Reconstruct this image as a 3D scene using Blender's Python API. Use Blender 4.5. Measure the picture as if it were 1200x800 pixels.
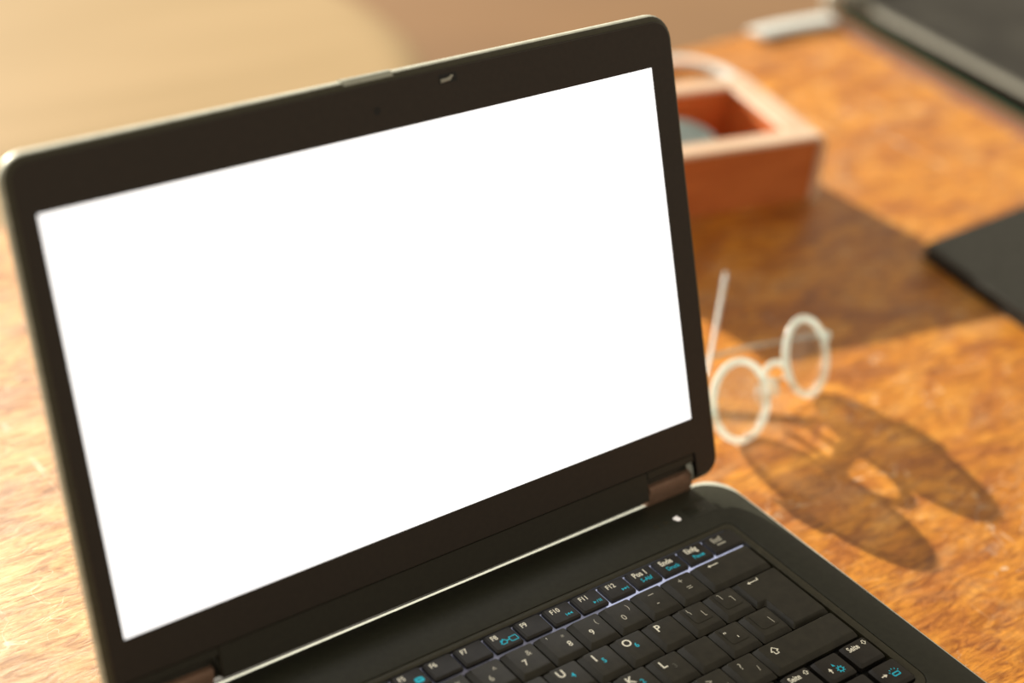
import bpy, bmesh, math, random
from mathutils import Vector, Matrix
for o in list(bpy.data.objects): bpy.data.objects.remove(o)
S = bpy.context.scene
C = S.collection
MM = 0.001
random.seed(7)
Z0 = 777.0          # height of the laptop's deck plane above the floor, mm (all build coordinates are mm with the deck at z = 0)
def W(x, y, z): return Vector((x * MM, y * MM, (z + Z0) * MM))

# ---------------------------------------------------------------- camera
cam_pos = Vector((-277.358, -430.522, 546.193)); tgt = Vector((296.62, 218.732, 0.0)); roll = 0.119
zc = (cam_pos - tgt).normalized(); xc = Vector((0, 0, 1)).cross(zc).normalized(); yc = zc.cross(xc)
cr, sr = math.cos(roll), math.sin(roll)
X = cr * xc + sr * yc; Y = -sr * xc + cr * yc
cd = bpy.data.cameras.new('camera'); cam = bpy.data.objects.new('camera', cd); C.objects.link(cam)
m = Matrix((X, Y, zc)).transposed().to_4x4(); m.translation = W(*cam_pos)
cam.matrix_world = m
cd.sensor_width = 36; cd.lens = 2151.24 / 1200 * 36; cd.clip_start = 0.01
cd.dof.use_dof = True; cd.dof.focus_distance = 0.838; cd.dof.aperture_fstop = 3.0
S.camera = cam

# ---------------------------------------------------------------- sky, sun, exposure
w = bpy.data.worlds.new('world'); S.world = w; w.use_nodes = True
bg = w.node_tree.nodes['Background']; bg.inputs['Color'].default_value = (1.0, 0.86, 0.66, 1); bg.inputs['Strength'].default_value = 0.47
sd = bpy.data.lights.new('sun', 'SUN'); sun = bpy.data.objects.new('sun', sd); C.objects.link(sun)
el = math.radians(15.6); dxy = Vector((0.05, -1)).normalized()
sdir = Vector((dxy.x * math.cos(el), dxy.y * math.cos(el), -math.sin(el)))
sun.rotation_euler = sdir.to_track_quat('-Z', 'Y').to_euler(); sun.location = (0, 3, 2.2)
sd.energy = 11.5; sd.color = (1.0, 0.9, 0.76); sd.angle = math.radians(0.7)
S.view_settings.view_transform = 'Standard'; S.view_settings.look = 'None'
S.view_settings.exposure = 0.0; S.view_settings.gamma = 1.0; S.view_settings.use_curve_mapping = False

# ---------------------------------------------------------------- materials
def mat(name, col, rough=0.5, metal=0.0, spec=0.5, emit=None, estr=0, coat=0, coat_r=0.1, trans=0, ior=1.45, bump=None):
    mt = bpy.data.materials.new(name); mt.use_nodes = True
    nt = mt.node_tree; b = nt.nodes['Principled BSDF']
    b.inputs['Base Color'].default_value = (*col, 1); b.inputs['Roughness'].default_value = rough
    b.inputs['Metallic'].default_value = metal; b.inputs['Specular IOR Level'].default_value = spec
    b.inputs['Coat Weight'].default_value = coat; b.inputs['Coat Roughness'].default_value = coat_r
    b.inputs['Transmission Weight'].default_value = trans; b.inputs['IOR'].default_value = ior
    if emit: b.inputs['Emission Color'].default_value = (*emit, 1); b.inputs['Emission Strength'].default_value = estr
    if bump:   # (scale, strength, colour variation)
        tc = nt.nodes.new('ShaderNodeTexCoord'); n = nt.nodes.new('ShaderNodeTexNoise')
        n.inputs['Scale'].default_value = bump[0]; n.inputs['Detail'].default_value = 5
        nt.links.new(tc.outputs['Object'], n.inputs['Vector'])
        bp = nt.nodes.new('ShaderNodeBump'); bp.inputs['Strength'].default_value = bump[1]; bp.inputs['Distance'].default_value = 0.0004
        nt.links.new(n.outputs['Fac'], bp.inputs['Height']); nt.links.new(bp.outputs['Normal'], b.inputs['Normal'])
        r = nt.nodes.new('ShaderNodeValToRGB'); v = bump[2]
        r.color_ramp.elements[0].position = 0.35; r.color_ramp.elements[1].position = 0.65
        r.color_ramp.elements[0].color = (*[c * (1 - v) for c in col], 1); r.color_ramp.elements[1].color = (*[min(1, c * (1 + v)) for c in col], 1)
        nt.links.new(n.outputs['Fac'], r.inputs['Fac']); nt.links.new(r.outputs['Color'], b.inputs['Base Color'])
    return mt
M = {}
M['deck'] = mat('deck_plastic', (0.029, 0.031, 0.021), 0.42, bump=(300, .15, .1))
M['band'] = mat('keyboard_band_plastic', (0.044, 0.041, 0.023), 0.45, bump=(300, .1, .1))
M['key'] = mat('key_plastic', (0.027, 0.025, 0.016), 0.38, bump=(180, .1, .22))
M['fkey'] = mat('function_key_plastic', (0.019, 0.017, 0.014), 0.4, bump=(180, .1, .22))
M['well'] = mat('key_well', (0.006, 0.006, 0.006), 0.6, bump=(300, .1, .1))
M['bezel'] = mat('bezel_plastic', (0.027, 0.019, 0.013), 0.45, bump=(400, .1, .08))
M['lip'] = mat('hinge_lip_plastic', (0.024, 0.022, 0.014), 0.45, bump=(400, .1, .08))
M['shell'] = mat('lid_shell_metal', (0.5, 0.53, 0.46), 0.5, metal=.2, bump=(250, .1, .1))
M['edge'] = mat('lid_edge_plastic', (0.055, 0.052, 0.030), 0.4, bump=(250, .1, .1))
M['trim'] = mat('silver_trim', (0.74, 0.8, 0.72), 0.3, metal=.35, bump=(250, .05, .05))
M['hinge'] = mat('hinge_metal', (0.30, 0.185, 0.13), 0.45, metal=.25, bump=(250, .1, .1))
M['case'] = mat('underside_plastic', (0.03, 0.03, 0.028), 0.5, bump=(250, .1, .1))
M['screen'] = mat('screen_white', (0.8, 0.8, 0.8), 0.4, emit=(1, 1, 1), estr=1.15)
M['legend'] = mat('legend_white', (0.8, 0.77, 0.62), 0.5, emit=(1, .95, .78), estr=.22)
M['legend_dim'] = mat('legend_worn', (0.45, 0.43, 0.33), 0.5, emit=(1, .95, .78), estr=.12)
M['legend_blue'] = mat('legend_cyan', (0.01, 0.42, 0.52), 0.5, emit=(.02, .62, .8), estr=.28)
M['back'] = mat('keyboard_backlight', (0.4, 0.42, 0.6), 0.5, emit=(.72, .76, 1.0), estr=1.3)
M['led'] = mat('led_lit', (0.9, 0.85, 0.8), 0.4, emit=(1, .93, .85), estr=.7)
M['grey'] = mat('grey_print', (0.12, 0.12, 0.1), 0.5)
M['black'] = mat('black_rubber', (0.01, 0.01, 0.01), 0.5, bump=(300, .1, .1))

def wood_table():
    mt = bpy.data.materials.new('varnished_burl_wood'); mt.use_nodes = True; nt = mt.node_tree; N = nt.nodes; L = nt.links
    b = N['Principled BSDF']; tc = N.new('ShaderNodeTexCoord')
    def mapping(sc, rot=0, loc=(0, 0, 0)):
        mp = N.new('ShaderNodeMapping'); mp.inputs['Scale'].default_value = sc; mp.inputs['Rotation'].default_value = (0, 0, rot); mp.inputs['Location'].default_value = loc
        L.new(tc.outputs['Object'], mp.inputs['Vector']); return mp.outputs[0]
    def noise(vec, s, d=4, r=.55, dist=0):
        n = N.new('ShaderNodeTexNoise'); n.inputs['Scale'].default_value = s; n.inputs['Detail'].default_value = d
        n.inputs['Roughness'].default_value = r; n.inputs['Distortion'].default_value = dist; L.new(vec, n.inputs['Vector']); return n.outputs['Fac']
    def ramp(f, stops):
        r = N.new('ShaderNodeValToRGB'); e = r.color_ramp.elements
        while len(e) < len(stops): e.new(0.5)
        for el_, (p_, c_) in zip(e, stops):
            el_.position = p_; el_.color = (*c_, 1) if isinstance(c_, tuple) else (c_, c_, c_, 1)
        L.new(f, r.inputs['Fac']); return r.outputs['Color']
    def mix(t, f, a, c):
        x = N.new('ShaderNodeMix'); x.data_type = 'RGBA'; x.blend_type = t
        if isinstance(f, float): x.inputs[0].default_value = f
        else: L.new(f, x.inputs[0])
        L.new(a, x.inputs[6])
        if isinstance(c, tuple): x.inputs[7].default_value = (*c, 1)
        else: L.new(c, x.inputs[7])
        return x.outputs[2]
    figure = noise(mapping((13, 27, 13), -0.1), 1.0, 6, .62, 1.8)
    base = ramp(figure, [(0.28, (0.32, 0.11, 0.022)), (0.42, (0.47, 0.175, 0.032)), (0.54, (0.60, 0.25, 0.034)), (0.70, (0.74, 0.36, 0.07))])
    mid = noise(mapping((46, 150, 46), 0.10), 1.0, 8, .7, 1.5)
    base = mix('MULTIPLY', .95, base, ramp(mid, [(0.36, (0.50, 0.37, 0.30)), (0.56, (1.08, 1.06, 1.04))]))
    grain = noise(mapping((70, 900, 70), 0.08), 1.0, 6, .7, .4)
    base = mix('MULTIPLY', .85, base, ramp(grain, [(0.3, (0.6, 0.5, 0.42)), (0.55, 1.0)]))
    # worn, bleached patches with a rough open grain
    wear = ramp(noise(mapping((14, 26, 14), 0.2, (3.1, .7, 0)), 1.0, 7, .7, .8), [(0.52, 0.0), (0.72, .4)])
    # left end paler: sun glare painted into the wood colour, over some wear
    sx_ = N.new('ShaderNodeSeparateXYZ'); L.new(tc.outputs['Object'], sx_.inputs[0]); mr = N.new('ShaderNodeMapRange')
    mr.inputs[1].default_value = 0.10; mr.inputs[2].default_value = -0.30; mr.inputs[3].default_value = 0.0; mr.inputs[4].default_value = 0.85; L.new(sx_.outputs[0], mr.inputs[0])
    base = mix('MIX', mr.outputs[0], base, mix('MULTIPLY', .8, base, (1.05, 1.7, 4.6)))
    base = mix('MIX', wear, base, (0.70, 0.44, 0.22))
    # hair scratches
    sc_n = noise(mapping((30, 55, 30), 0.9, (5, 2, 0)), 1.0, 1, .4, 1.3)
    line = ramp(sc_n, [(0.492, 0.0), (0.499, 1.0), (0.501, 1.0), (0.508, 0.0)])
    msk = ramp(noise(mapping((22, 22, 22), 0, (9, 4, 0)), 1.0, 4, .7), [(0.50, 0.0), (0.60, .8)])
    base = mix('MIX', mix('MULTIPLY', 1.0, line, msk), base, (0.85, 0.72, 0.55))
    for rot, off in ((-1.05, 1.0), (0.55, 4.0), (-0.5, 8.0)):
        l2 = ramp(noise(mapping((170, 5, 170), rot, (off, off * .7, 0)), 1.0, 2, .5), [(0.70, 0.0), (0.735, .7)])
        m2_ = ramp(noise(mapping((30, 30, 30), 0, (off * 2, 4, 0)), 1.0, 4, .7), [(0.5, 0.0), (0.6, 1.0)])
        base = mix('MIX', mix('MULTIPLY', 1.0, l2, m2_), base, (0.86, 0.74, 0.58))
    fl = ramp(noise(mapping((260, 420, 260), 0.3), 1.0, 3, .6), [(0.66, 0.0), (0.74, .5)])
    base = mix('MIX', fl, base, (0.8, 0.62, 0.42))
    hs = N.new('ShaderNodeHueSaturation'); hs.inputs['Hue'].default_value = .501; hs.inputs['Saturation'].default_value = 1.02; hs.inputs['Value'].default_value = 1.12; L.new(base, hs.inputs['Color']); base = hs.outputs[0]
    pale = N.new('ShaderNodeMath'); pale.operation = 'MULTIPLY'; pale.inputs[1].default_value = .65; L.new(mr.outputs[0], pale.inputs[0])  # pales the left end further, more of the painted glare
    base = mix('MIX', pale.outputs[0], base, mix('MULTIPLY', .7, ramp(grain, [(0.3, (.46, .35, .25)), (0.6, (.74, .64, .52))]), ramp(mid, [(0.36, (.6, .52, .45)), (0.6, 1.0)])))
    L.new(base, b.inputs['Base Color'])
    rr = ramp(mid, [(0.3, .36), (0.7, .5)]); L.new(rr, b.inputs['Roughness'])
    b.inputs['Coat Weight'].default_value = 0.3; b.inputs['Coat Roughness'].default_value = 0.36; b.inputs['Specular IOR Level'].default_value = .5
    bp = N.new('ShaderNodeBump'); bp.inputs['Strength'].default_value = 0.5; bp.inputs['Distance'].default_value = 0.0007
    L.new(mid, bp.inputs['Height']); bp2 = N.new('ShaderNodeBump'); bp2.inputs['Strength'].default_value = 0.35; bp2.inputs['Distance'].default_value = 0.0004
    L.new(grain, bp2.inputs['Height']); L.new(bp.outputs[0], bp2.inputs['Normal']); L.new(bp2.outputs[0], b.inputs['Normal'])
    return mt
def grain_wood(name, c0, c1, sc=(6, 60, 60), rough=.5):
    mt = bpy.data.materials.new(name); mt.use_nodes = True; nt = mt.node_tree; N = nt.nodes; L = nt.links
    b = N['Principled BSDF']; tc = N.new('ShaderNodeTexCoord'); mp = N.new('ShaderNodeMapping'); mp.inputs['Scale'].default_value = sc
    L.new(tc.outputs['Object'], mp.inputs['Vector']); n = N.new('ShaderNodeTexNoise'); n.inputs['Scale'].default_value = 1; n.inputs['Detail'].default_value = 6
    n.inputs['Distortion'].default_value = .8; L.new(mp.outputs[0], n.inputs['Vector'])
    r = N.new('ShaderNodeValToRGB'); r.color_ramp.elements[0].position = .35; r.color_ramp.elements[1].position = .65
    r.color_ramp.elements[0].color = (*c0, 1); r.color_ramp.elements[1].color = (*c1, 1)
    L.new(n.outputs['Fac'], r.inputs['Fac']); L.new(r.outputs['Color'], b.inputs['Base Color']); b.inputs['Roughness'].default_value = rough
    bp = N.new('ShaderNodeBump'); bp.inputs['Strength'].default_value = .3; bp.inputs['Distance'].default_value = .0005
    L.new(n.outputs['Fac'], bp.inputs['Height']); L.new(bp.outputs[0], b.inputs['Normal'])
    return mt
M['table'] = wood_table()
M['molding'] = grain_wood('edge_molding_wood', (.2, .075, .035), (.3, .12, .06), (60, 6, 60))
M['box'] = grain_wood('reddish_box_wood', (.54, .145, .038), (.66, .20, .055), (8, 60, 60))
M['rim'] = grain_wood('pale_sawn_wood', (.76, .54, .38), (.86, .66, .50), (12, 60, 60))
M['round'] = grain_wood('pale_round_table_wood', (.48, .35, .18), (.57, .42, .23), (1.5, 9, 5))
M['floor'] = grain_wood('brown_floor', (.25, .14, .062), (.285, .16, .07), (1.2, 4, 4), .6)
M['green'] = mat('green_glass_edge', (0.05, 0.13, 0.07), 0.25, bump=(100, .05, .1))
M['glassblack'] = mat('black_cabinet_glass', (0.022, 0.022, 0.018), 0.28, bump=(25, .15, .5))
M['steel'] = mat('brushed_steel', (0.42, 0.42, 0.37), 0.38, metal=.7, bump=(120, .1, .1))
M['white'] = mat('white_cable_plastic', (0.86, 0.95, 0.95), 0.4, bump=(120, .05, .03))
M['bluegrey'] = mat('blue_grey_enamel', (0.50, 0.70, 0.76), 0.35, bump=(60, .1, .15))
M['leather'] = mat('black_leather', (0.020, 0.021, 0.017), 0.33, bump=(220, 1.0, .5))
M['pages'] = mat('notebook_pages', (0.05, 0.045, 0.04), 0.7, bump=(300, .3, .2))

def glass(name, col, rough, share, gl=0.0):
    mt = bpy.data.materials.new(name); mt.use_nodes = True; nt = mt.node_tree; N = nt.nodes; L = nt.links
    b = N['Principled BSDF']; b.inputs['Base Color'].default_value = (*col, 1); b.inputs['Transmission Weight'].default_value = 1 - gl
    b.inputs['Roughness'].default_value = rough; b.inputs['IOR'].default_value = 1.49
    t = N.new('ShaderNodeBsdfTransparent'); mx = N.new('ShaderNodeMixShader'); mx.inputs[0].default_value = share
    L.new(b.outputs[0], mx.inputs[1]); L.new(t.outputs[0], mx.inputs[2]); L.new(mx.outputs[0], N['Material Output'].inputs[0]); return mt
def clear_frame():
    mt = glass('clear_plastic_frame', (.93, 1, .98), 0.06, 0.0, .42); N = mt.node_tree.nodes; L = mt.node_tree.links
    tr = N.new('ShaderNodeBsdfTranslucent'); tr.inputs[0].default_value = (.85, .98, .95, 1); m2 = N.new('ShaderNodeMixShader'); m2.inputs[0].default_value = .2
    L.new(N['Principled BSDF'].outputs[0], m2.inputs[1]); L.new(tr.outputs[0], m2.inputs[2]); L.new(m2.outputs[0], N['Material Output'].inputs[0]); return mt
M['lens'] = glass('spectacle_lens', (.97, .99, .98), 0.0, .42)
M['frame'] = clear_frame(); M['temple'] = glass('clear_grey_temple', (.6, .66, .66), 0.2, .3, .5)

# ---------------------------------------------------------------- helpers
def obj(name, bm, m, parent=None, loc=None, smooth=True, ang=35):
    """bm is in world metres; the mesh is stored relative to its root empty (or loc)"""
    bmesh.ops.recalc_face_normals(bm, faces=bm.faces[:])
    me = bpy.data.meshes.new(name); base = Vector((0, 0, 0))
    r = parent
    while r is not None: base += r.location; r = r.parent
    if loc is not None: base = loc
    bm.transform(Matrix.Translation(-base)); bm.to_mesh(me); bm.free()
    if smooth:
        for p in me.polygons: p.use_smooth = True
        me.set_sharp_from_angle(angle=math.radians(ang))
    me.materials.append(m)
    o = bpy.data.objects.new(name, me); C.objects.link(o)
    if parent is not None: o.parent = parent
    elif loc is not None: o.location = loc
    return o
def empty(name, loc, label, cat, group=None):
    o = bpy.data.objects.new(name, None); C.objects.link(o); o.location = loc; o.empty_display_size = .02
    o['label'] = label; o['category'] = cat
    if group: o['group'] = group
    return o
def tag(o, label, cat): o['label'] = label; o['category'] = cat; return o
def loft(bm, loops, cap0=True, cap1=True):
    vs = [[bm.verts.new(p) for p in l] for l in loops]; n = len(vs[0])
    for a, b in zip(vs, vs[1:]):
        for i in range(n): bm.faces.new((a[i], a[(i + 1) % n], b[(i + 1) % n], b[i]))
    if cap0: bm.faces.new(vs[0][::-1])
    if cap1: bm.faces.new(vs[-1])
    return vs
def rrect(x0, x1, y0, y1, r, n=6):
    out = []
    rs = r if isinstance(r, (list, tuple)) else (r,) * 4
    for (cx, cy, a), rr in zip(((x1 - rs[0], y0 + rs[0], -90), (x1 - rs[1], y1 - rs[1], 0), (x0 + rs[2], y1 - rs[2], 90), (x0 + rs[3], y0 + rs[3], 180)), rs):
        for i in range(n + 1):
            t = math.radians(a + 90 * i / n); out.append((cx + rr * math.cos(t), cy + rr * math.sin(t)))
    return out
def inset(poly, d):
    n = len(poly); out = []
    for i in range(n):
        p0, p1, p2 = Vector(poly[i - 1]), Vector(poly[i]), Vector(poly[(i + 1) % n])
        e1 = (p1 - p0).normalized(); e2 = (p2 - p1).normalized()
        n1 = Vector((-e1.y, e1.x)); n2 = Vector((-e2.y, e2.x)); k = 1 + n1.dot(n2)
        out.append(tuple(p1 + (n1 + n2) * (d / max(k, .35))))
    return out
def lw(poly, z): return [W(x, y, z) for x, y in poly]
def block(bm, x0, x1, y0, y1, z0, z1, bev=0.6, r=None):
    p = rrect(x0, x1, y0, y1, r if r is not None else bev, 3)
    loft(bm, [lw(inset(p, bev), z0), lw(p, z0 + bev), lw(p, z1 - bev), lw(inset(p, bev * .3), z1 - bev * .3), lw(inset(p, bev), z1)])
def tube(bm, pts, rads, n=14, flat=(1, 1), up=Vector((0, 0, 1))):
    loops = []
    for i, p in enumerate(pts):
        a = pts[max(i - 1, 0)]; b = pts[min(i + 1, len(pts) - 1)]; t = (b - a).normalized()
        s = t.cross(up).normalized(); q = s.cross(t); r = rads[i] if isinstance(rads, (list, tuple)) else rads
        loops.append([p + (s * math.cos(k) * flat[0] + q * math.sin(k) * flat[1]) * r for k in (2 * math.pi * j / n for j in range(n))])
    loft(bm, loops)
def smooth_path(P_, k=8):
    out = []; P_ = [P_[0]] + P_ + [P_[-1]]
    for i in range(1, len(P_) - 2):
        for j in range(k):
            t = j / k; a, b, c, d = P_[i - 1:i + 3]
            out.append(.5 * ((2 * b) + (c - a) * t + (2 * a - 5 * b + 4 * c - d) * t * t + (3 * b - a - 3 * c + d) * t ** 3))
    out.append(P_[-2]); return out
def lathe(bm, c, prof, n=48, axis=None):
    loft(bm, [[W(c[0] + r * math.cos(2 * math.pi * i / n), c[1] + r * math.sin(2 * math.pi * i / n), c[2] + z) for i in range(n)] for r, z in prof])

# ---------------------------------------------------------------- setting: floor
bm = bmesh.new(); block(bm, -3000, 5200, -2500, 6500, -797, -777, 2)
o = obj('floor', bm, M['floor'], loc=W(0, 0, -777)); o['kind'] = 'structure'

# ---------------------------------------------------------------- wooden desk
TZ = -27.0
desk = empty('wooden_desk', W(150, 40, -777), 'worn orange-brown wooden desk the open laptop stands on', 'table')
def ey(x): return 506 + 0.030 * x               # far edge
def ex(y): return 849 + (y - 289) * 0.09        # right edge of the veneer
far = [(-620, ey(-620)), (ex(532) - 0, ey(ex(532)))]
top = [(-620, -520), (ex(-520), -520), (ex(532), ey(ex(532))), (-620, ey(-620))]
bm = bmesh.new(); loft(bm, [lw(inset(top, 2), TZ - 30), lw(top, TZ - 28), lw(top, TZ - 3), lw(inset(top, .9), TZ - .9), lw(inset(top, 3), TZ)])
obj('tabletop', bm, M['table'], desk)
mo = [(ex(-520), -520), (ex(-520) + 23, -520), (ex(532) + 23, ey(ex(532))), (ex(532), ey(ex(532)))]
bm = bmesh.new(); loft(bm, [lw(inset(mo, 1), TZ - 30), lw(mo, TZ - 29), lw(mo, TZ - 2), lw(inset(mo, 2), TZ + .2)])
obj('edge_molding', bm, M['molding'], desk)
gr = [(ex(-520) + 23, -520), (ex(-520) + 28, -520), (ex(532) + 28, ey(ex(532))), (ex(532) + 23, ey(ex(532)))]
bm = bmesh.new(); loft(bm, [lw(gr, TZ - 10), lw(gr, TZ - 1.5), lw(inset(gr, 1.2), TZ)])
obj('green_edge_strip', bm, M['green'], desk)
for a, b_ in (((-560, -460), (860, -440)), ((-560, 440), (860, 460))):
    bm = bmesh.new(); block(bm, a[0], b_[0], a[1], b_[1], TZ - 110, TZ - 30, 1.5); obj('apron', bm, M['molding'], desk)
for x in (-560, 800):
    for y in (-470, 420):
        bm = bmesh.new(); p = rrect(x, x + 60, y, y + 50, 5, 3)
        loft(bm, [lw(inset(p, 8), -777), lw(p, TZ - 200), lw(p, TZ - 30)]); obj('leg', bm, M['molding'], desk)

# ---------------------------------------------------------------- pale round table beyond
rt = empty('round_side_table', W(560, 1350, -777), 'large pale wooden round low table on the floor beyond the desk', 'table')
bm = bmesh.new(); lathe(bm, (560, 1350, -350), [(380, -45), (415, -42), (428, -30), (432, -16), (428, -6), (418, 0), (380, 2)], 96); obj('round_top', bm, M['round'], rt)
bm = bmesh.new(); lathe(bm, (560, 1350, -777), [(60, 40), (55, 200), (50, 384)], 32); obj('pedestal', bm, M['round'], rt)
bm = bmesh.new(); lathe(bm, (560, 1350, -777), [(260, 0), (262, 15), (240, 30), (80, 42)], 64); obj('foot', bm, M['round'], rt)

# ---------------------------------------------------------------- black steel-edged cabinet at the right
cb = empty('black_cabinet', W(1200, 150, -777), 'black glass-topped cabinet with a steel edge rail right of the desk', 'cabinet')
def rx(y): return 905 + (y - 335) * 0.056
bd = [(rx(-500) + 4, -500), (1700, -500), (1700, 548), (rx(548) + 4, 548)]
bm = bmesh.new(); loft(bm, [lw(inset(bd, 2), -777), lw(inset(bd, 2), TZ - 12), lw(bd, TZ - 10), lw(bd, TZ - 2), lw(inset(bd, 1), TZ - 1)])
obj('cabinet_body', bm, M['glassblack'], cb)
bm = bmesh.new(); tube(bm, [W(rx(-500) + 8.6, -500, TZ + 1), W(rx(0) + 8.6, 0, TZ + 1), W(rx(300) + 8.6, 300, TZ + 1), W(rx(552) + 8.6, 552, TZ + 1)], .0052, 20, (1, .8)); obj('edge_rail', bm, M['steel'], cb)
bm = bmesh.new(); tube(bm, [W(rx(552) + 8.6, 552, TZ), W(1300, 554, TZ), W(1700, 556, TZ)], .0052, 20, (1, .8)); obj('edge_rail', bm, M['steel'], cb)
bm = bmesh.new(); lathe(bm, (rx(552) + 2, 548, TZ - 20), [(6, 0), (12, 4), (14, 14), (14, 26), (11, 31), (4, 33)], 28); obj('corner_knob', bm, M['steel'], cb)

# ---------------------------------------------------------------- white cables at the far edge
bm = bmesh.new(); pts = smooth_path([W(*p) for p in ((560, 470, TZ + 4), (620, 498, TZ + 4), (665, 510, TZ + 4), (695, 503, TZ + 4), (708, 480, TZ + 4), (704, 450, TZ + 4), (680, 425, TZ + 4))])
tube(bm, pts, .0062, 14, (1, .3)); tag(obj('white_cable', bm, M['white'], loc=W(697, 490, TZ)), 'white cable loop curving out from behind the wooden box', 'cable')
bm = bmesh.new(); pts = smooth_path([W(*p) for p in ((786, 519, TZ + 3), (800, 521, TZ + 3), (830, 520, TZ + 3), (862, 517, TZ + 3), (874, 514, TZ + 3))])
tube(bm, pts, [.0075] + [.0095] * (len(pts) - 2) + [.0075], 16, (1, .25)); tag(obj('white_strip', bm, M['white'], loc=W(840, 522, TZ)), 'short flat white strip lying on the far corner of the desk', 'strip')

# ---------------------------------------------------------------- wooden box
bx = empty('wooden_box', W(560, 350, TZ), 'open reddish wooden box with pale rim standing behind the laptop', 'box')
bo = Vector((620, 296)); bu = Vector((-.982, .187)); bv = Vector((.205, .979)); BH = 49.0; BW = 185; BD = 98
def bp_(u, v): q = bo + bu * u + bv * v; return (q.x, q.y)
def wall(u0, u1, v0, v1, z1=BH, nm='wall', ri=True):
    p = [bp_(u1, v0), bp_(u0, v0), bp_(u0, v1), bp_(u1, v1)]
    bm = bmesh.new(); loft(bm, [lw(inset(p, .4), TZ), lw(p, TZ + .5), lw(p, TZ + z1 - 3.0)]); o = obj(nm, bm, M['box'], bx)
    if ri:
        bm = bmesh.new(); q = inset(p, -.6 if nm != 'wall' else -1.6); loft(bm, [lw(p, TZ + z1 - 3.0), lw(q, TZ + z1 - 2.6), lw(q, TZ + z1 - .9), lw(inset(q, .9), TZ + z1)]); obj('rim', bm, M['rim'], o)
wall(0, BW, 0, 12); wall(0, BW, BD - 12, BD); wall(0, 19, 14.5, BD - 14.5); wall(BW - 12, BW, 14.5, BD - 14.5)
wall(19.2, BW - 12.2, 12.2, BD - 12.2, 6, 'bottom_board', False)
p = [bp_(-.4, -1.6), bp_(-.4, 5), bp_(-5.5, 5), bp_(-5.5, -1.6)]
bm = bmesh.new(); loft(bm, [lw(p[::-1], TZ), lw(p[::-1], TZ + BH - 5)]); obj('corner_glare_strip', bm, M['rim'], bx)  # added pale strip, glare on the box corner put into its colour
tin = empty('enamel_dish', W(548, 362, TZ + 4), 'small blue-grey dish lying inside the wooden box', 'dish')
bm = bmesh.new(); lathe(bm, (548, 362, TZ + 6.2), [(20, 0), (25, 2), (28, 20), (29, 28), (27.5, 28.5), (26, 26), (22, 25)], 48); obj('dish_body', bm, M['bluegrey'], tin)

# ---------------------------------------------------------------- black notebook at the right
nb = empty('black_notebook', W(740, 80, TZ), 'closed black notebook lying at the right edge of the desk', 'notebook')
q = rrect(630, 830, -70, 201, 2.5, 4)
def skew(poly): return [(x + (y - 201) * .117, y + (x - 630) * .034) for x, y in poly]
for nm, z0, z1, ins, mk in (('back_cover', TZ, TZ + 1.6, 0, 'leather'), ('page_block', TZ + 1.6, TZ + 7.4, 2.5, 'pages'), ('front_cover', TZ + 7.4, TZ + 9.4, 0, 'leather')):
    p = skew(inset(q, ins)) if ins else skew(q)
    bm = bmesh.new(); loft(bm, [lw(inset(p, .3), z0), lw(p, z0 + .4), lw(p, z1 - .6), lw(inset(p, .6), z1)]); obj(nm, bm, M[mk], nb)

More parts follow.
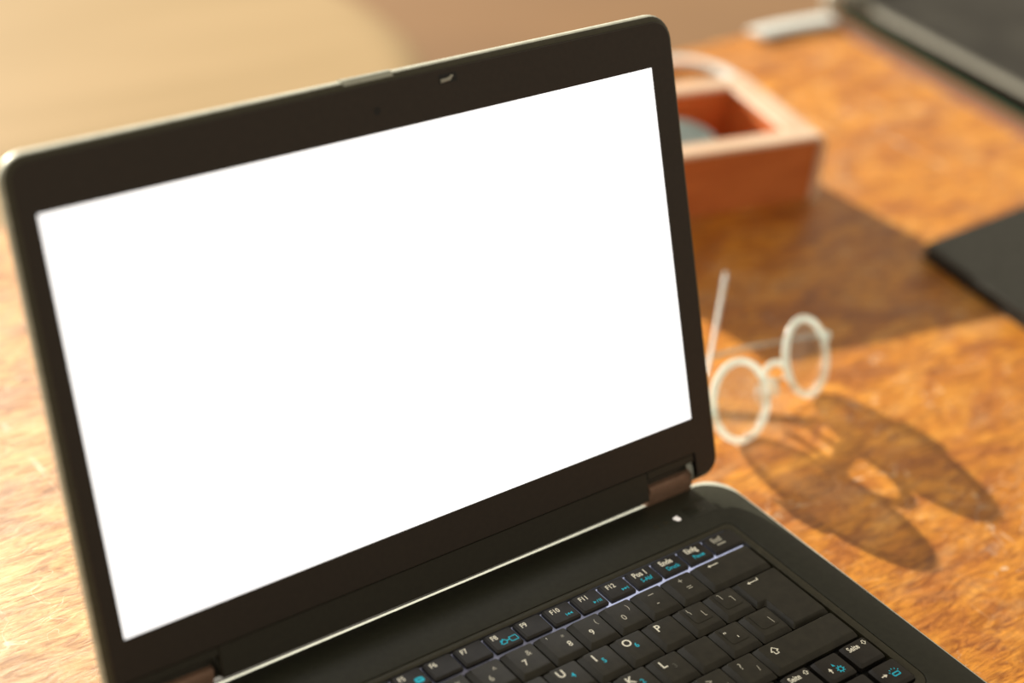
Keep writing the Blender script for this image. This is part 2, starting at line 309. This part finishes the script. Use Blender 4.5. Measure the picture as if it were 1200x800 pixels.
# ---------------------------------------------------------------- round spectacles
GC = Vector((409.9, 122.9, -5.6)); yaw = math.radians(10.8); pit = math.radians(27.2); rol = math.radians(1.0)
gu = Vector((math.cos(yaw), math.sin(yaw), 0)); n0 = Vector((math.sin(yaw), -math.cos(yaw), 0)); gz = Vector((0, 0, 1))
gw = (math.cos(pit) * gz - math.sin(pit) * n0).normalized(); gn = (math.cos(pit) * n0 + math.sin(pit) * gz).normalized()
gu, gw = math.cos(rol) * gu + math.sin(rol) * gw, -math.sin(rol) * gu + math.cos(rol) * gw
def gp(u, v_, n=0): q = GC + gu * u + gw * v_ + gn * n; return W(*q)
gl = empty('eyeglasses', gp(0, -24), 'round eyeglasses with clear frame standing beside the laptop lid', 'eyeglasses')
RR, SEP = 21.8, 33.1
for sg in (-1, 1):
    bm = bmesh.new(); K = 72; n = 12; vs = []
    wr = .08 * sg
    for i in range(K):
        t = 2 * math.pi * i / K; ring = []
        for j in range(n):
            a = 2 * math.pi * j / n; rr = RR + 2.1 * math.cos(a); dn = 2.3 * math.sin(a)
            u_ = rr * math.cos(t); ring.append(bm.verts.new(gp(sg * SEP + u_, rr * math.sin(t), dn - u_ * wr)))
        vs.append(ring)
    for i in range(K):
        for j in range(n): bm.faces.new((vs[i][j], vs[(i + 1) % K][j], vs[(i + 1) % K][(j + 1) % n], vs[i][(j + 1) % n]))
    obj('rim', bm, M['frame'], gl)
    bm = bmesh.new(); loops = []
    prof = [(1, -1.2), (8, -1.15), (16, -.7), (20.2, -.1), (20.2, 1.3), (16, .9), (8, .6), (1, .5)]
    for r, dn in prof:
        loops.append([gp(sg * SEP + r * math.cos(2 * math.pi * i / 48), r * math.sin(2 * math.pi * i / 48), -dn - r * math.cos(2 * math.pi * i / 48) * wr) for i in range(48)])
    loft(bm, loops); obj('lens', bm, M['lens'], gl)
    # endpiece and hinge
    bm = bmesh.new(); tube(bm, [gp(sg * (SEP + 22.5), 3, -1), gp(sg * (SEP + 26), 3, -2), gp(sg * (SEP + 27.5), 2.5, -6)], [.0026, .0028, .0022], 12); obj('endpiece', bm, M['frame'], gl)
    bm = bmesh.new(); tube(bm, [gp(sg * (SEP + 26.5), -.5, -7), gp(sg * (SEP + 26.5), 5.5, -7)], .0016, 12, up=Vector((1, 0, 0))); obj('hinge', bm, M['steel'], gl)
    # nose pad on a little arm
    bm = bmesh.new(); tube(bm, smooth_path([gp(sg * 10.5, -4, -1), gp(sg * 9, -5, -5), gp(sg * 7.5, -7, -7)], 4), .0007, 8); arm = obj('pad_arm', bm, M['steel'], gl)
    bm = bmesh.new(); bmesh.ops.create_uvsphere(bm, u_segments=16, v_segments=10, radius=1.0)
    bm.transform(Matrix.Translation(gp(sg * 6.8, -8, -7.5)) @ Matrix((gu, gn, gw)).transposed().to_4x4() @ Matrix.Diagonal((.0016, .004, .0065, 1))); obj('nose_pad', bm, M['frame'], gl)
bm = bmesh.new(); tube(bm, smooth_path([gp(-11, 3, 0), gp(-6.5, 7, .6), gp(0, 8.6, .8), gp(6.5, 7, .6), gp(11, 3, 0)], 5), .0017, 12); obj('bridge', bm, M['frame'], gl)
hl = gp(-(SEP + 26.5), 2.5, -8); hr = gp(SEP + 28.5, 2.5, -8)
tipL = W(454, 211, 4); d = tipL - hl
bm = bmesh.new(); pts = smooth_path([hl, hl + d * .35 + Vector((0, 0, .003)), hl + d * .7 + Vector((0, 0, .003)), hl + d * .9 + Vector((0, 0, .001)), tipL], 6)
nn = len(pts); tube(bm, pts, [.0014 + .0008 * (i / nn) for i in range(nn - 1)] + [.0012], 12, (.75, 1.25)); obj('temple', bm, M['temple'], gl)
dR = W(338, 178, -22) - hr
bm = bmesh.new(); pts = smooth_path([hr, hr + dR * .35 + Vector((0, .004, .001)), hr + dR * .7 + Vector((0, .003, 0)), hr + dR + Vector((0, 0, -.004))], 6)
nn = len(pts); tube(bm, pts, [.0011 + .0006 * (i / nn) for i in range(nn - 1)] + [.001], 12, (.75, 1.25)); obj('temple', bm, M['temple'], gl)

# ================================================================ laptop
lap = empty('laptop', W(135.7, -47, TZ), 'open black laptop with blank white screen and backlit keyboard', 'laptop')
OUT = rrect(-40.8, 312.2, -163, 68.2, (14, 15, 15, 14), 8)
D0 = rrect(-40.0, 311.1, -162.2, 66.2, (13.4, 19, 19, 13.4), 8)
REC = rrect(-6, 291.2, -97.5, 36, (8, 5, 5, 8), 8)
bm = bmesh.new()
loft(bm, [lw(inset(OUT, 5), TZ + 3), lw(inset(OUT, 1), TZ + 5), lw(OUT, TZ + 9), lw(OUT, -3.4), lw(inset(OUT, .5), -3.4), lw(inset(OUT, .5), -5), lw(inset(OUT, 2), -5)], True, True)
obj('base_case', bm, M['case'], lap)
for x in (-20, 285):
    for y in (-145, 45):
        bm = bmesh.new(); lathe(bm, (x, y, TZ), [(6, 0), (7, .8), (7, 3.4)], 20); obj('rubber_foot', bm, M['black'], lap)
bm = bmesh.new()    # silver edge trim running round the deck
loft(bm, [lw(OUT, -3.6), lw(OUT, -1.2), lw([(a[0] * .75 + b[0] * .25, a[1] * .75 + b[1] * .25) for a, b in zip(OUT, D0)], -.35), lw(D0, -.02), lw(inset(D0, .6), -1.2)], False, False)
obj('edge_trim', bm, M['trim'], lap)
bm = bmesh.new()
loft(bm, [lw(D0, -3.5), lw(D0, -.12), lw(inset(D0, .5), 0), lw(inset(REC, -.5), 0), lw(REC, -.35), lw(REC, -1.1)], False, False)
obj('deck', bm, M['deck'], lap)
bm = bmesh.new(); A = inset(REC, .35); B = rrect(-1.5, 287.0, -92.5, 32.6, (4, 3.5, 3, 3), 8)
loft(bm, [lw(A, -1.1), lw(A, -.45), lw(inset(A, .5), -.25), lw(inset(B, -.6), -.6), lw(B, -1.0), lw(B, -4.6)], False, False)
obj('keyboard_band', bm, M['band'], lap)
bm = bmesh.new(); loft(bm, [lw(inset(B, -.3), -5.2), lw(inset(B, -.3), -4.4)]); obj('keyboard_plate', bm, M['well'], lap)

# --- keys
P = 19.05
def key(name, poly, top_in, zt, mkey, zb=-3.9, zs=-1.3, dish=0.0, lab=None):
    x0 = sum(p[0] for p in poly) / len(poly); y0 = sum(p[1] for p in poly) / len(poly)
    fx = min(p[0] for p in poly); 
    bm = bmesh.new()
    T = inset(poly, top_in)
    Q = lambda d_: roundp(inset(poly, d_), .9)
    loft(bm, [lw(Q(.5), zb), lw(Q(0), zb + .6), lw(Q(0), zs - .15), lw(Q(.18), zs), lw(Q(top_in * .82), zt - .22), lw(Q(top_in * .94), zt - .05), lw(Q(top_in + .35), zt)])
    bm.normal_update(); bmesh.ops.triangulate(bm, faces=[f for f in bm.faces if len(f.verts) > 4])
    o = obj(name, bm, M[mkey], lap, smooth=False)
    return o
mesh_cache = {}
def std_key(x, y, wd, hg, tin, zt, mkey, name='key', zb=-3.9, zs=-1.3, asym=0):
    k = (round(wd, 2), round(hg, 2), tin, zt, mkey)
    if k not in mesh_cache:
        b = rrect(x, x + wd, y, y + hg, 1.0, 3)
        t = rrect(x + tin * (1 + asym), x + wd - tin, y + tin * (1 + asym * .6), y + hg - tin * (1 - asym), 1.1, 3)
        def mixp(f): return [(p[0] * (1 - f) + q[0] * f, p[1] * (1 - f) + q[1] * f) for p, q in zip(b, t)]
        bm = bmesh.new()
        loft(bm, [lw(inset(b, .5), zb), lw(b, zb + .6), lw(b, zs - .15), lw(mixp(.08), zs), lw(mixp(.85), zt - .2), lw(mixp(.96), zt - .05), lw(inset(mixp(1), .3), zt)])
        o = obj(name, bm, M[mkey], lap, ang=13); mesh_cache[k] = (o.data, x, y)
        return o
    me, mx_, my_ = mesh_cache[k]
    o = bpy.data.objects.new(name, me); C.objects.link(o); o.parent = lap; o.location = ((x - mx_) * MM, (y - my_) * MM, 0)
    return o
tcache = {}
def text(par, s, cx, cy, size, m='legend', z=0.87, off=0.0, rot=0, sx=1.0):
    k = (s, m, off)
    if k not in tcache:
        cu = bpy.data.curves.new('legend', 'FONT'); cu.body = s; cu.size = 1; cu.align_x = 'CENTER'; cu.align_y = 'CENTER'; cu.resolution_u = 3; cu.offset = off
        to = bpy.data.objects.new('t', cu); C.objects.link(to); bpy.context.view_layer.update()
        me = bpy.data.meshes.new_from_object(to.evaluated_get(bpy.context.evaluated_depsgraph_get())); bpy.data.objects.remove(to)
        xs = [v.co.x for v in me.vertices]; ys = [v.co.y for v in me.vertices]
        me.transform(Matrix.Translation((-(min(xs) + max(xs)) / 2, -(min(ys) + max(ys)) / 2, 0)))
        me.materials.clear(); me.materials.append(M[m]); tcache[k] = me
    o = bpy.data.objects.new('legend', tcache[k]); C.objects.link(o); o.parent = par
    o.location = W(cx, cy, z) - lap.location - par.location
    o.scale = (size * MM * sx, size * MM, size * MM); o.rotation_euler = (0, 0, rot); return o
def icon(par, polys, cx, cy, m='legend', z=0.87, name='legend'):
    bm = bmesh.new()
    for p in polys:
        bm.faces.new([bm.verts.new(W(cx + x, cy + y, z)) for x, y in p])
    bmesh.ops.triangulate(bm, faces=bm.faces[:])
    me = bpy.data.meshes.new(name)
    base = lap.location + par.location
    bm.transform(Matrix.Translation(-base)); bm.to_mesh(me); bm.free(); me.materials.append(M[m])
    o = bpy.data.objects.new(name, me); C.objects.link(o); o.parent = par; return o
def seg(x0, y0, x1, y1, t=.45):
    d_ = Vector((x1 - x0, y1 - y0)).normalized() * t / 2; n_ = Vector((-d_.y, d_.x))
    return [(x0 - n_.x, y0 - n_.y), (x1 - n_.x, y1 - n_.y), (x1 + n_.x, y1 + n_.y), (x0 + n_.x, y0 + n_.y)]
def outline(pts, t=.4): return [seg(*a, *b, t) for a, b in zip(pts, pts[1:] + pts[:1])]
G = .75       # gap between keys
ZK = .85
def K(u_, r, wd=1.0, **kw): return std_key(u_ * P + G / 2, r * P + G / 2 - .3, wd * P - G, P - G, 1.9, ZK, 'key', asym=.25, **kw)
num = [('^', '°'), ('1', '!'), ('2', '@'), ('3', '#'), ('4', '$'), ('5', '%'), ('6', '^'), ('7', '&'), ('8', '*'), ('9', '('), ('0', ')'), ('-', '_'), ('=', '+')]
for i, (a, b_) in enumerate(num):
    k = K(i, 0); x, y = i * P, 0
    if a == '-':
        icon(k, [seg(-1.6, 0, 1.6, 0, .5)], x + 9.3, y + 13.5, 'legend_dim'); icon(k, [seg(-.7, 0, .7, 0, .5)], x + 8.4, y + 7.1, 'legend_dim')
    elif a == '=':
        text(k, '+', x + 8.9, y + 13.6, 5.2, 'legend_dim'); icon(k, [seg(-1.4, .6, 1.4, .6, .45), seg(-1.4, -.6, 1.4, -.6, .45)], x + 10, y + 8, 'legend_dim')
    elif a == '8':
        text(k, '8', x + 12.8, y + 7.4, 4.6, 'legend', off=.012); text(k, '*', x + 12.9, y + 13, 4, 'legend_dim'); text(k, "'", x + 5.6, y + 15.2, 4, 'legend')
    else:
        text(k, a, x + 7.2, y + 8, 4.8, 'legend_dim' if a in '06' else 'legend', off=.012)
        if b_ in '()': text(k, b_, x + 13, y + 12.3, 4.2, 'legend_dim')
        else: text(k, b_, x + 12, y + 12.4, 4.4, 'legend_dim', off=.01)
k = K(13, 0, 2)
icon(k, [seg(-1.6, 0, 3.6, 0, .55), [(-3.0, 0), (-1.4, -.9), (-1.4, .9)]], 13 * P + 11.2, 14.2)
K(0, -1, 1.5)
for i, ch in enumerate('QWERTYUIOP'):
    k = K(1.5 + i, -1); x, y = (1.5 + i) * P, -P
    text(k, ch, x + 6.2, y + 13.1, 6.0, off=.022)
    if ch in 'UIO': text(k, {'U': '4', 'I': '5', 'O': '6'}[ch], x + 10.6 if ch == 'U' else x + 9.4, y + 9.9, 4.0, 'legend_blue', off=.015)
def inner(k, x, y):     # the raised island pressed into some worn caps
    p = rrect(x + 4.6, x + 15.4, y + 5.6, y + 16.4, 1.6, 4); bm = bmesh.new()
    loft(bm, [lw(p, ZK - .1), lw(p, ZK + .16), lw(inset(p, .35), ZK + .26)]); return obj('raised_face', bm, M['key'], k)
for u_, r, kind in ((11.5, -1, '['), (12.5, -1, ']'), (11.75, -2, '"'), (12.75, -2, '|')):
    k = K(u_, r); x, y = u_ * P, r * P; inner(k, x, y); zz = ZK + .28
    if kind == '[':
        icon(k, [seg(-.8, 1.9, -.9, .3, .4), seg(-.9, .3, -.3, -.4, .4), seg(-.3, -.4, -.3, -1.8, .4), seg(-.9, .3, -1.3, .1, .35)], x + 7, y + 13.6, 'legend_dim', zz)
        icon(k, [seg(0, 1.9, 0, -1.7, .4), seg(0, -1.7, .9, -1.7, .4)], x + 12.2, y + 9.8, 'legend_dim', zz)
    elif kind == ']':
        icon(k, [seg(-.9, 1.9, .1, 1.7, .4), seg(.1, 1.7, .2, -1.6, .4)], x + 7.4, y + 13.6, 'legend_dim', zz)
        icon(k, [seg(-1, 1.8, 0, 1.8, .4), seg(0, 1.8, 0, -1.8, .4)], x + 12.4, y + 10.2, 'legend_dim', zz)
    elif kind == '"':
        icon(k, [seg(-.4, .6, -.4, -.5, .45), seg(.5, .6, .5, -.5, .45)], x + 6.1, y + 13.3, 'legend', zz); icon(k, [seg(0, .7, 0, -.6, .45)], x + 10.3, y + 8.6, 'legend', zz)
    else: icon(k, [seg(-.2, 2.2, .2, -2.2, .35)], x + 12.6, y + 9.0, 'legend_dim', zz)
# enter key: one cap over two rows
e = [(13.75 * P + .4, -2 * P + .1), (15 * P - .35, -2 * P + .1), (15 * P - .35, -.65), (13.5 * P + .4, -.65), (13.5 * P + .4, -P + .2), (13.75 * P + .4, -P + .2)]
def roundp(poly, r=1.0, n=3):
    out = []
    N_ = len(poly)
    for i in range(N_):
        p0, p1, p2 = Vector(poly[i - 1]), Vector(poly[i]), Vector(poly[(i + 1) % N_])
        a = p1 + (p0 - p1).normalized() * r; c = p1 + (p2 - p1).normalized() * r
        for j in range(n + 1):
            t = j / n; out.append(tuple((1 - t) ** 2 * a + 2 * t * (1 - t) * p1 + t * t * c))
    return out
k = key('key', e, 1.9, ZK, 'key')
icon(k, [seg(-2.4, 0, 3.4, 0, .5), seg(3.2, 0, 3.2, 1.5, .5), [(-3.6, 0), (-2.0, -.95), (-2.0, .95)]], 13.5 * P + 10.2, -P + 14.2)
K(0, -2, 1.75)
for i, ch in enumerate('ASDFGHJKL;'):
    k = K(1.75 + i, -2); x, y = (1.75 + i) * P, -2 * P
    if ch == ';': continue
    text(k, ch, x + 6.2, y + 12.9, 6.0, off=.022)
    if ch in 'JKL': text(k, {'J': '1', 'K': '2', 'L': '3'}[ch], x + 10.6, y + 9.8, 3.8, 'legend_blue' if ch != 'L' else 'grey', off=.015)
K(0, -3, 1.25); K(1.25, -3)
for i, ch in enumerate('YXCVBNM'):
    k = K(2.25 + i, -3); text(k, ch, (2.25 + i) * P + 6.2, -3 * P + 13, 6.0, off=.022)
for u_, a, b_ in ((9.25, '<', ','), (10.25, '>', '.'), (11.25, '?', '/')):
    k = K(u_, -3); x, y = u_ * P, -3 * P
    text(k, a, x + 6.8, y + 12.6, 5.4, 'legend_dim', off=.01); icon(k, [seg(-.3, -1.6, .3, 1.6, .35)] if a == '?' else [seg(0, .5, 0, -.5, .5)], x + 13.3, y + 7.6, 'legend_dim')
k = K(12.25, -3, 2.75)
ar = [(0, 2.6), (2.6, -.2), (1.2, -.2), (1.2, -2.4), (-1.2, -2.4), (-1.2, -.2), (-2.6, -.2)]
def rotp(pts, a, s=1): c_, s_ = math.cos(a) * s, math.sin(a) * s; return [(x * c_ - y * s_, x * s_ + y * c_) for x, y in pts]
icon(k, outline(rotp(ar, 0, .85), .5), 12.25 * P + 8.6, -3 * P + 12.0)
for u_, wd in ((0, 1.25), (1.25, 1), (2.25, 1), (3.25, 1.25), (4.5, 5.0), (9.5, 1.25), (10.75, 1.25)): K(u_, -4, wd)
# --- function row
fx0 = 0.2
FL = ['Esc', 'F1', 'F2', 'F3', 'F4', 'F5', 'F6', 'F7', 'F8', 'F9', 'F10', 'F11', 'F12', 'Pos 1', 'Ende', 'Einfg', 'Entf']
ZF = .65
def dtri(s, x): return [(x, 0), (x + 1.5 * s, .8), (x + 1.5 * s, -.8)]
for i, t in enumerate(FL):
    x = fx0 + 16.7 * i; y = 20.3; wd = 15.1 if i < 16 else 18.4
    k = std_key(x + .25, y - .5, wd + .25, 11.4, .75, ZF, 'fkey', zb=-2.1, zs=-.1, asym=.2)
    zz = ZF + .03; x -= .2; y = 19.8
    if i >= 13:
        dim = 'legend' if i < 16 else 'legend_dim'
        text(k, t, x + 7.1, y + 8.0, 4.6, dim, zz, off=.028, sx=.82)
        sub = {13: 'S-Abf', 14: 'Druck', 15: 'Pause', 16: 'Entf'}[i]
        if i < 16: text(k, sub, x + 8.2, y + 3.6, 3.5, 'legend_blue', zz, off=.012, sx=.85)
        else: icon(k, [seg(-2.7, 0, 2.7, 0, .9)], x + 7.4, y + 4.6, dim, zz)
    else:
        text(k, t, x + (4.6 if len(t) < 3 else 6.0), y + 8.1, 3.9, 'legend', zz, off=.02, sx=.9)
    if t == 'F10': icon(k, [seg(-2.3, -.9, -2.3, .9, .35), dtri(1, -2), dtri(1, -.4)], x + 11.6, y + 3.5, 'legend_blue', zz)
    if t == 'F11': icon(k, [dtri(-1, -.9), seg(-.5, -.9, .2, .9, .3), seg(1.0, -.9, 1.0, .9, .4), seg(1.9, -.9, 1.9, .9, .4)], x + 11.2, y + 3.4, 'legend_blue', zz)
    if t == 'F12': icon(k, [dtri(-1, -.4), dtri(-1, 1.2), seg(1.6, -.9, 1.6, .9, .35)], x + 11.4, y + 3.6, 'legend_blue', zz)
    if t == 'F8': icon(k, outline([(0.6, -1.4), (4.4, -1.4), (4.4, 1.4), (.6, 1.4)], .45) + outline([(-4.2, -1.2), (-1.9, -1.2), (-1.2, 0), (-1.9, 1.2), (-4.2, 1.2)], .45) + [seg(-1.2, .2, .6, .2, .5), seg(-4.8, -.8, -2.4, 1.9, .45)], x + 9.9, y + 3.9, 'legend_blue', zz)
    if t == 'F5':
        icon(k, [rotp(rrect(-2.2, 2.2, -1.6, 1.6, 1, 3), 0)], x + 11.1, y + 3.9, 'legend_blue', zz); icon(k, [seg(-1.1, .2, 1.1, .2, .4)], x + 11.1, y + 3.9, 'fkey', zz + .02)
# --- cursor block
def AK(x, y): return std_key(x, y, 16.2, 14.6, 1.1, .75, 'fkey', zs=-.5, asym=.35)
for x, y, kind in ((231, -74, 'pd'), (249.8, -74.4, 'up'), (268.9, -74, 'pu'), (231, -91, 'l'), (250.6, -91.2, 'd'), (270, -91.2, 'r')):
    k = AK(x, y); zz = .78
    if kind in ('pd', 'pu'):
        text(k, 'Seite', x + 5.6, y + 10.9, 4.3, 'legend', zz, off=.024, sx=.8)
        icon(k, outline(rotp(ar, 0 if kind == 'pd' else math.pi, .5), .35), x + 12.9, y + 11.2, 'legend', zz)
    elif kind == 'up':
        icon(k, [seg(0, -1.9, 0, 0, .6), [(0, 1.4), (-1.1, -.3), (1.1, -.3)]], x + 4.7, y + 6.3, 'legend', zz)
        c8 = [(1.3 * math.cos(a * math.pi / 6), 1.3 * math.sin(a * math.pi / 6)) for a in range(12)]
        icon(k, outline(c8, .5) + [seg(*rotp([(1.5, 0)], a * math.pi / 4)[0], *rotp([(2.2, 0)], a * math.pi / 4)[0], .5) for a in range(8)] + [[(-2.2, 3.0), (-.7, 2.6), (-1.8, 4.6)]], x + 9.7, y + 4.7, 'legend_blue', zz)
    elif kind == 'r':
        icon(k, [seg(-2, 0, 0, 0, .6), [(1.6, 0), (-.2, 1.1), (-.2, -1.1)]], x + 3.4, y + 7.4, 'legend', zz)
        icon(k, outline([(-1.9, -1.1), (1.9, -1.1), (1.9, .7), (-1.9, .7)], .6) + [seg(*rotp([(2.6, 0)], math.radians(a))[0], *rotp([(3.5, 0)], math.radians(a))[0], .4) for a in (30, 60, 90, 120, 150)], x + 9.3, y + 6.0, 'legend_blue', zz)
    else:
        a = {'l': math.pi, 'd': -math.pi / 2}[kind]
        icon(k, [rotp(seg(-2, 0, 0, 0, .6), a), rotp([(1.6, 0), (-.2, 1.1), (-.2, -1.1)], a)], x + 5, y + 7, 'legend', zz)
# --- backlight leaking through the gaps of the function row
for x0, x1, e_ in ((0.5, 130, .02), (130, 165, .07), (165, 198, .14), (198, 285.6, .6)):
    bm = bmesh.new(); block(bm, x0, x1, 18.7, 32.2, -4.35, -2.3, .05); mm_ = M['back'].copy(); mm_.node_tree.nodes['Principled BSDF'].inputs['Emission Strength'].default_value = e_
    obj('backlight_strip', bm, mm_, lap)
# --- deck details
bm = bmesh.new(); pw = rrect(275.5, 293, 45.5, 55.0, 2, 4); loft(bm, [lw(pw, -.3), lw(pw, .1), lw(inset(pw, .4), .28)]); pb = obj('power_button', bm, M['deck'], lap)
icon(pb, [seg(*rotp([(1.5, 0)], math.radians(a))[0], *rotp([(1.5, 0)], math.radians(a + 34))[0], .5) for a in range(110, 400, 30)] + [seg(0, .4, 0, 2.2, .5)], 285.2, 50.4, 'grey', .32, 'power_symbol')
for x, m_ in ((255.5, 'grey'), (262, 'grey'), (269.4, 'led')):
    bm = bmesh.new(); q = rrect(x - 1.4, x + 1.4, 49.6, 52.0, .6, 3) if m_ == 'grey' else rrect(x - 1.2, x + 1.4, 48.8, 51.2, .8, 3)
    loft(bm, [lw(q, -.2), lw(q, .12)]); o = obj('status_light', bm, M[m_] if m_ == 'led' else M['band'], lap)
    if m_ == 'led': o['label'] = 'lit white status light'; icon(o, [rrect(-2.1, -.2, .2, 1.9, .6, 3), seg(-.2, 1.6, 1.2, 2.0, .8)], 269.4, 50.0, 'led', .14, 'light_symbol')
bm = bmesh.new(); tp = rrect(96, 176, -152, -108, 2, 3); loft(bm, [lw(tp, -.1), lw(tp, .15), lw(inset(tp, .4), .2), lw(inset(tp, 1), .05)]); obj('touchpad', bm, M['band'], lap)

# --- lid (u along the width, v up the screen, n towards the viewer)
th = 1.1921920
LO = Vector((-19.27, 71.98, 39.53)); lv = Vector((0, math.cos(th), math.sin(th))); ln = Vector((0, -math.sin(th), math.cos(th)))
def LP(u_, v_, n_=0): q = LO + Vector((1, 0, 0)) * u_ + lv * v_ + ln * n_; return W(*q)
def ll(poly, n_): return [LP(u_, v_, n_) for u_, v_ in poly]
HL = (-2.5, 39.5); HR = (278.0, 309.4); VB = -33.2; VM = -18.0; VN = -22.6
def arc(cx, cy, r, a0, a1, n=7): return [(cx + r * math.cos(math.radians(a0 + (a1 - a0) * i / n)), cy + r * math.sin(math.radians(a0 + (a1 - a0) * i / n))) for i in range(n + 1)]
U0, U1, V1 = -10.9, 326.2, 198.3
def lid_outline(d):
    return arc(U1 - 10, VB + 10, 10 - d, -90, 0) + arc(U1 - 13, V1 - 13, 13 - d, 0, 90) + arc(U0 + 11, V1 - 11, 11 - d, 90, 180) + arc(U0 + 11, VB + 11, 11 - d, 180, 270) \
    + [(HL[0], VB + d), (HL[0], VM), (HR[1], VM), (HR[1], VB + d)]
lid = lid_outline(0); bz = lid_outline(3.4)
def frame_part(name, outer, hole, n_front, n_back, m_, bevel=.5):
    bm = bmesh.new()
    vo = [bm.verts.new(p) for p in ll(inset(outer, bevel * .6), n_front)]; vh = [bm.verts.new(p) for p in ll(hole, n_front)]
    eds = [bm.edges.new((a[i], a[(i + 1) % len(a)])) for a in (vo, vh) for i in range(len(a))]
    bmesh.ops.triangle_fill(bm, edges=eds, use_beauty=True)
    def skirt(prev, loop_pts):
        cur = [bm.verts.new(p) for p in loop_pts]
        for i in range(len(cur)): bm.faces.new((prev[i], prev[(i + 1) % len(cur)], cur[(i + 1) % len(cur)], cur[i]))
        return cur
    c1 = skirt(vo, ll(inset(outer, bevel * .3), n_front - bevel * .35)); c2 = skirt(c1, ll(outer, n_front - bevel)); skirt(c2, ll(outer, n_back)); skirt(vh, ll(hole, n_back))
    return obj(name, bm, m_, lap, ang=30)
hole = [(0, 0), (309.9, 0), (309.9, 174.3), (0, 174.3)]
frame_part('screen_bezel', bz, hole, 0, -3.0, M['bezel'], .6)
def lo(a): return ll(lid_outline(4.4 * (1 - math.cos(math.radians(a)))), -5 + 4.3 * math.sin(math.radians(a)))
bm = bmesh.new(); loft(bm, [ll(lid_outline(4.2), -2.4)] + [lo(a) for a in (76, 66, 56, 46, 38)] + [ll(lid_outline(1.6), -2.9)], False, False); obj('lid_edge', bm, M['edge'], lap, ang=50)
bm = bmesh.new(); loft(bm, [ll(lid_outline(1.5), -2.9)] + [lo(a) for a in (37, 28, 19, 10, 0)] + [ll(lid_outline(0), -6.2), ll(lid_outline(.5), -7.6), ll(lid_outline(2.2), -8.3)]); obj('lid_shell', bm, M['shell'], lap, ang=50)
bm = bmesh.new(); dpan = [(-1, -1), (310.9, -1), (310.9, 175.3), (-1, 175.3)]; loft(bm, [ll(dpan, -2.4), ll(dpan, -.5)]); 
obj('display_panel', bm, M['screen'], lap, smooth=False)['label'] = 'blank white display panel'
# lower lip between and above the hinges
def lipbox(u0, u1, v0, v1, n0_, n1_, m_, name):
    bm = bmesh.new(); p = [(u0, v0), (u1, v0), (u1, v1), (u0, v1)]
    loft(bm, [ll(inset(p, .4), n1_), ll(p, n1_ + .5), ll(p, n0_ - .5), ll(inset(p, .5), n0_)]); return obj(name, bm, m_, lap)
lipbox(HL[1], HR[0], VB, VM - .1, -.8, -7.6, M['lip'], 'lid_lip')
lipbox(HL[0] + .2, HL[1] - .1, VN, VM - .1, -.8, -7.6, M['lip'], 'lid_lip'); lipbox(HR[0] + .1, HR[1] - .2, VN, VM - .1, -.8, -7.6, M['lip'], 'lid_lip')
for a, b_ in ((HL[0] + .3, HL[1] - .3), (HR[0] + .3, HR[1] - .3)): lipbox(a, b_, VB + 2, VN - .1, -6.6, -8.2, M['lip'], 'hinge_backing')
# hinges
for (x0, x1) in ((-20.8, 18.2), (262.2, 292.0)):
    bm = bmesh.new(); prof = [(65.4, -.8), (64.9, 4), (65.0, 9.4), (66.0, 11.0), (68.5, 11.6), (73, 9), (75, 4), (75, -.8)]
    loft(bm, [[W(x, y, z) for y, z in prof] for x in (x0 + .3, x1 - .3)]); h = obj('hinge', bm, M['hinge'], lap)
    h['label'] = 'brown metallic hinge block'
    bm = bmesh.new(); tube(bm, [W(x0 - 2, 71, 8), W(x1 + 2, 71, 8)], .0022, 12); obj('hinge_pin', bm, M['steel'], h)
bm = bmesh.new(); tube(bm, [W(18.3, 71.2, 6.7), W(262.4, 71.2, 6.7)], .0051, 20); obj('hinge_barrel', bm, M['lip'], lap)
bm = bmesh.new(); block(bm, -20, 293, 66.9, 77, TZ + 6, -3.8, .8); obj('rear_ledge', bm, M['case'], lap)
# webcam, lid catch, latch, rubber bumpers
bm = bmesh.new(); loft(bm, [[LP(155.6 + r * math.cos(2 * math.pi * i / 20), 183.5 + r * math.sin(2 * math.pi * i / 20), n_) for i in range(20)] for r, n_ in ((1.7, -.2), (1.7, .12), (1.3, .15), (1.1, .02), (.5, .02))]); obj('webcam', bm, M['black'], lap)
bm = bmesh.new(); p = [(189.0, 188.6), (198.5, 188.6), (198.5, 192.6), (189.0, 192.6)]; loft(bm, [ll(p, -.3), ll(p, .06)]); ct = obj('lid_catch_slot', bm, M['black'], lap)
bm = bmesh.new(); p = [(189.5, 189.0), (194.6, 189.4), (196.6, 191.4), (195.2, 191.8), (193.9, 190.9), (189.5, 190.6)]; loft(bm, [ll(p, 0), ll(p, .5), ll(inset(p, .2), .7)]); obj('catch_hook', bm, M['steel'], ct)
bm = bmesh.new()
loft(bm, [[LP(u_, v_, n_) for v_, n_ in ((194.8, -1.2), (196.8, -1.5), (198.2, -2.5), (199.0, -4.2), (198.8, -6), (196.2, -6.6))] for u_ in (142, 143, 166, 167)]); obj('lid_latch', bm, M['shell'], lap)
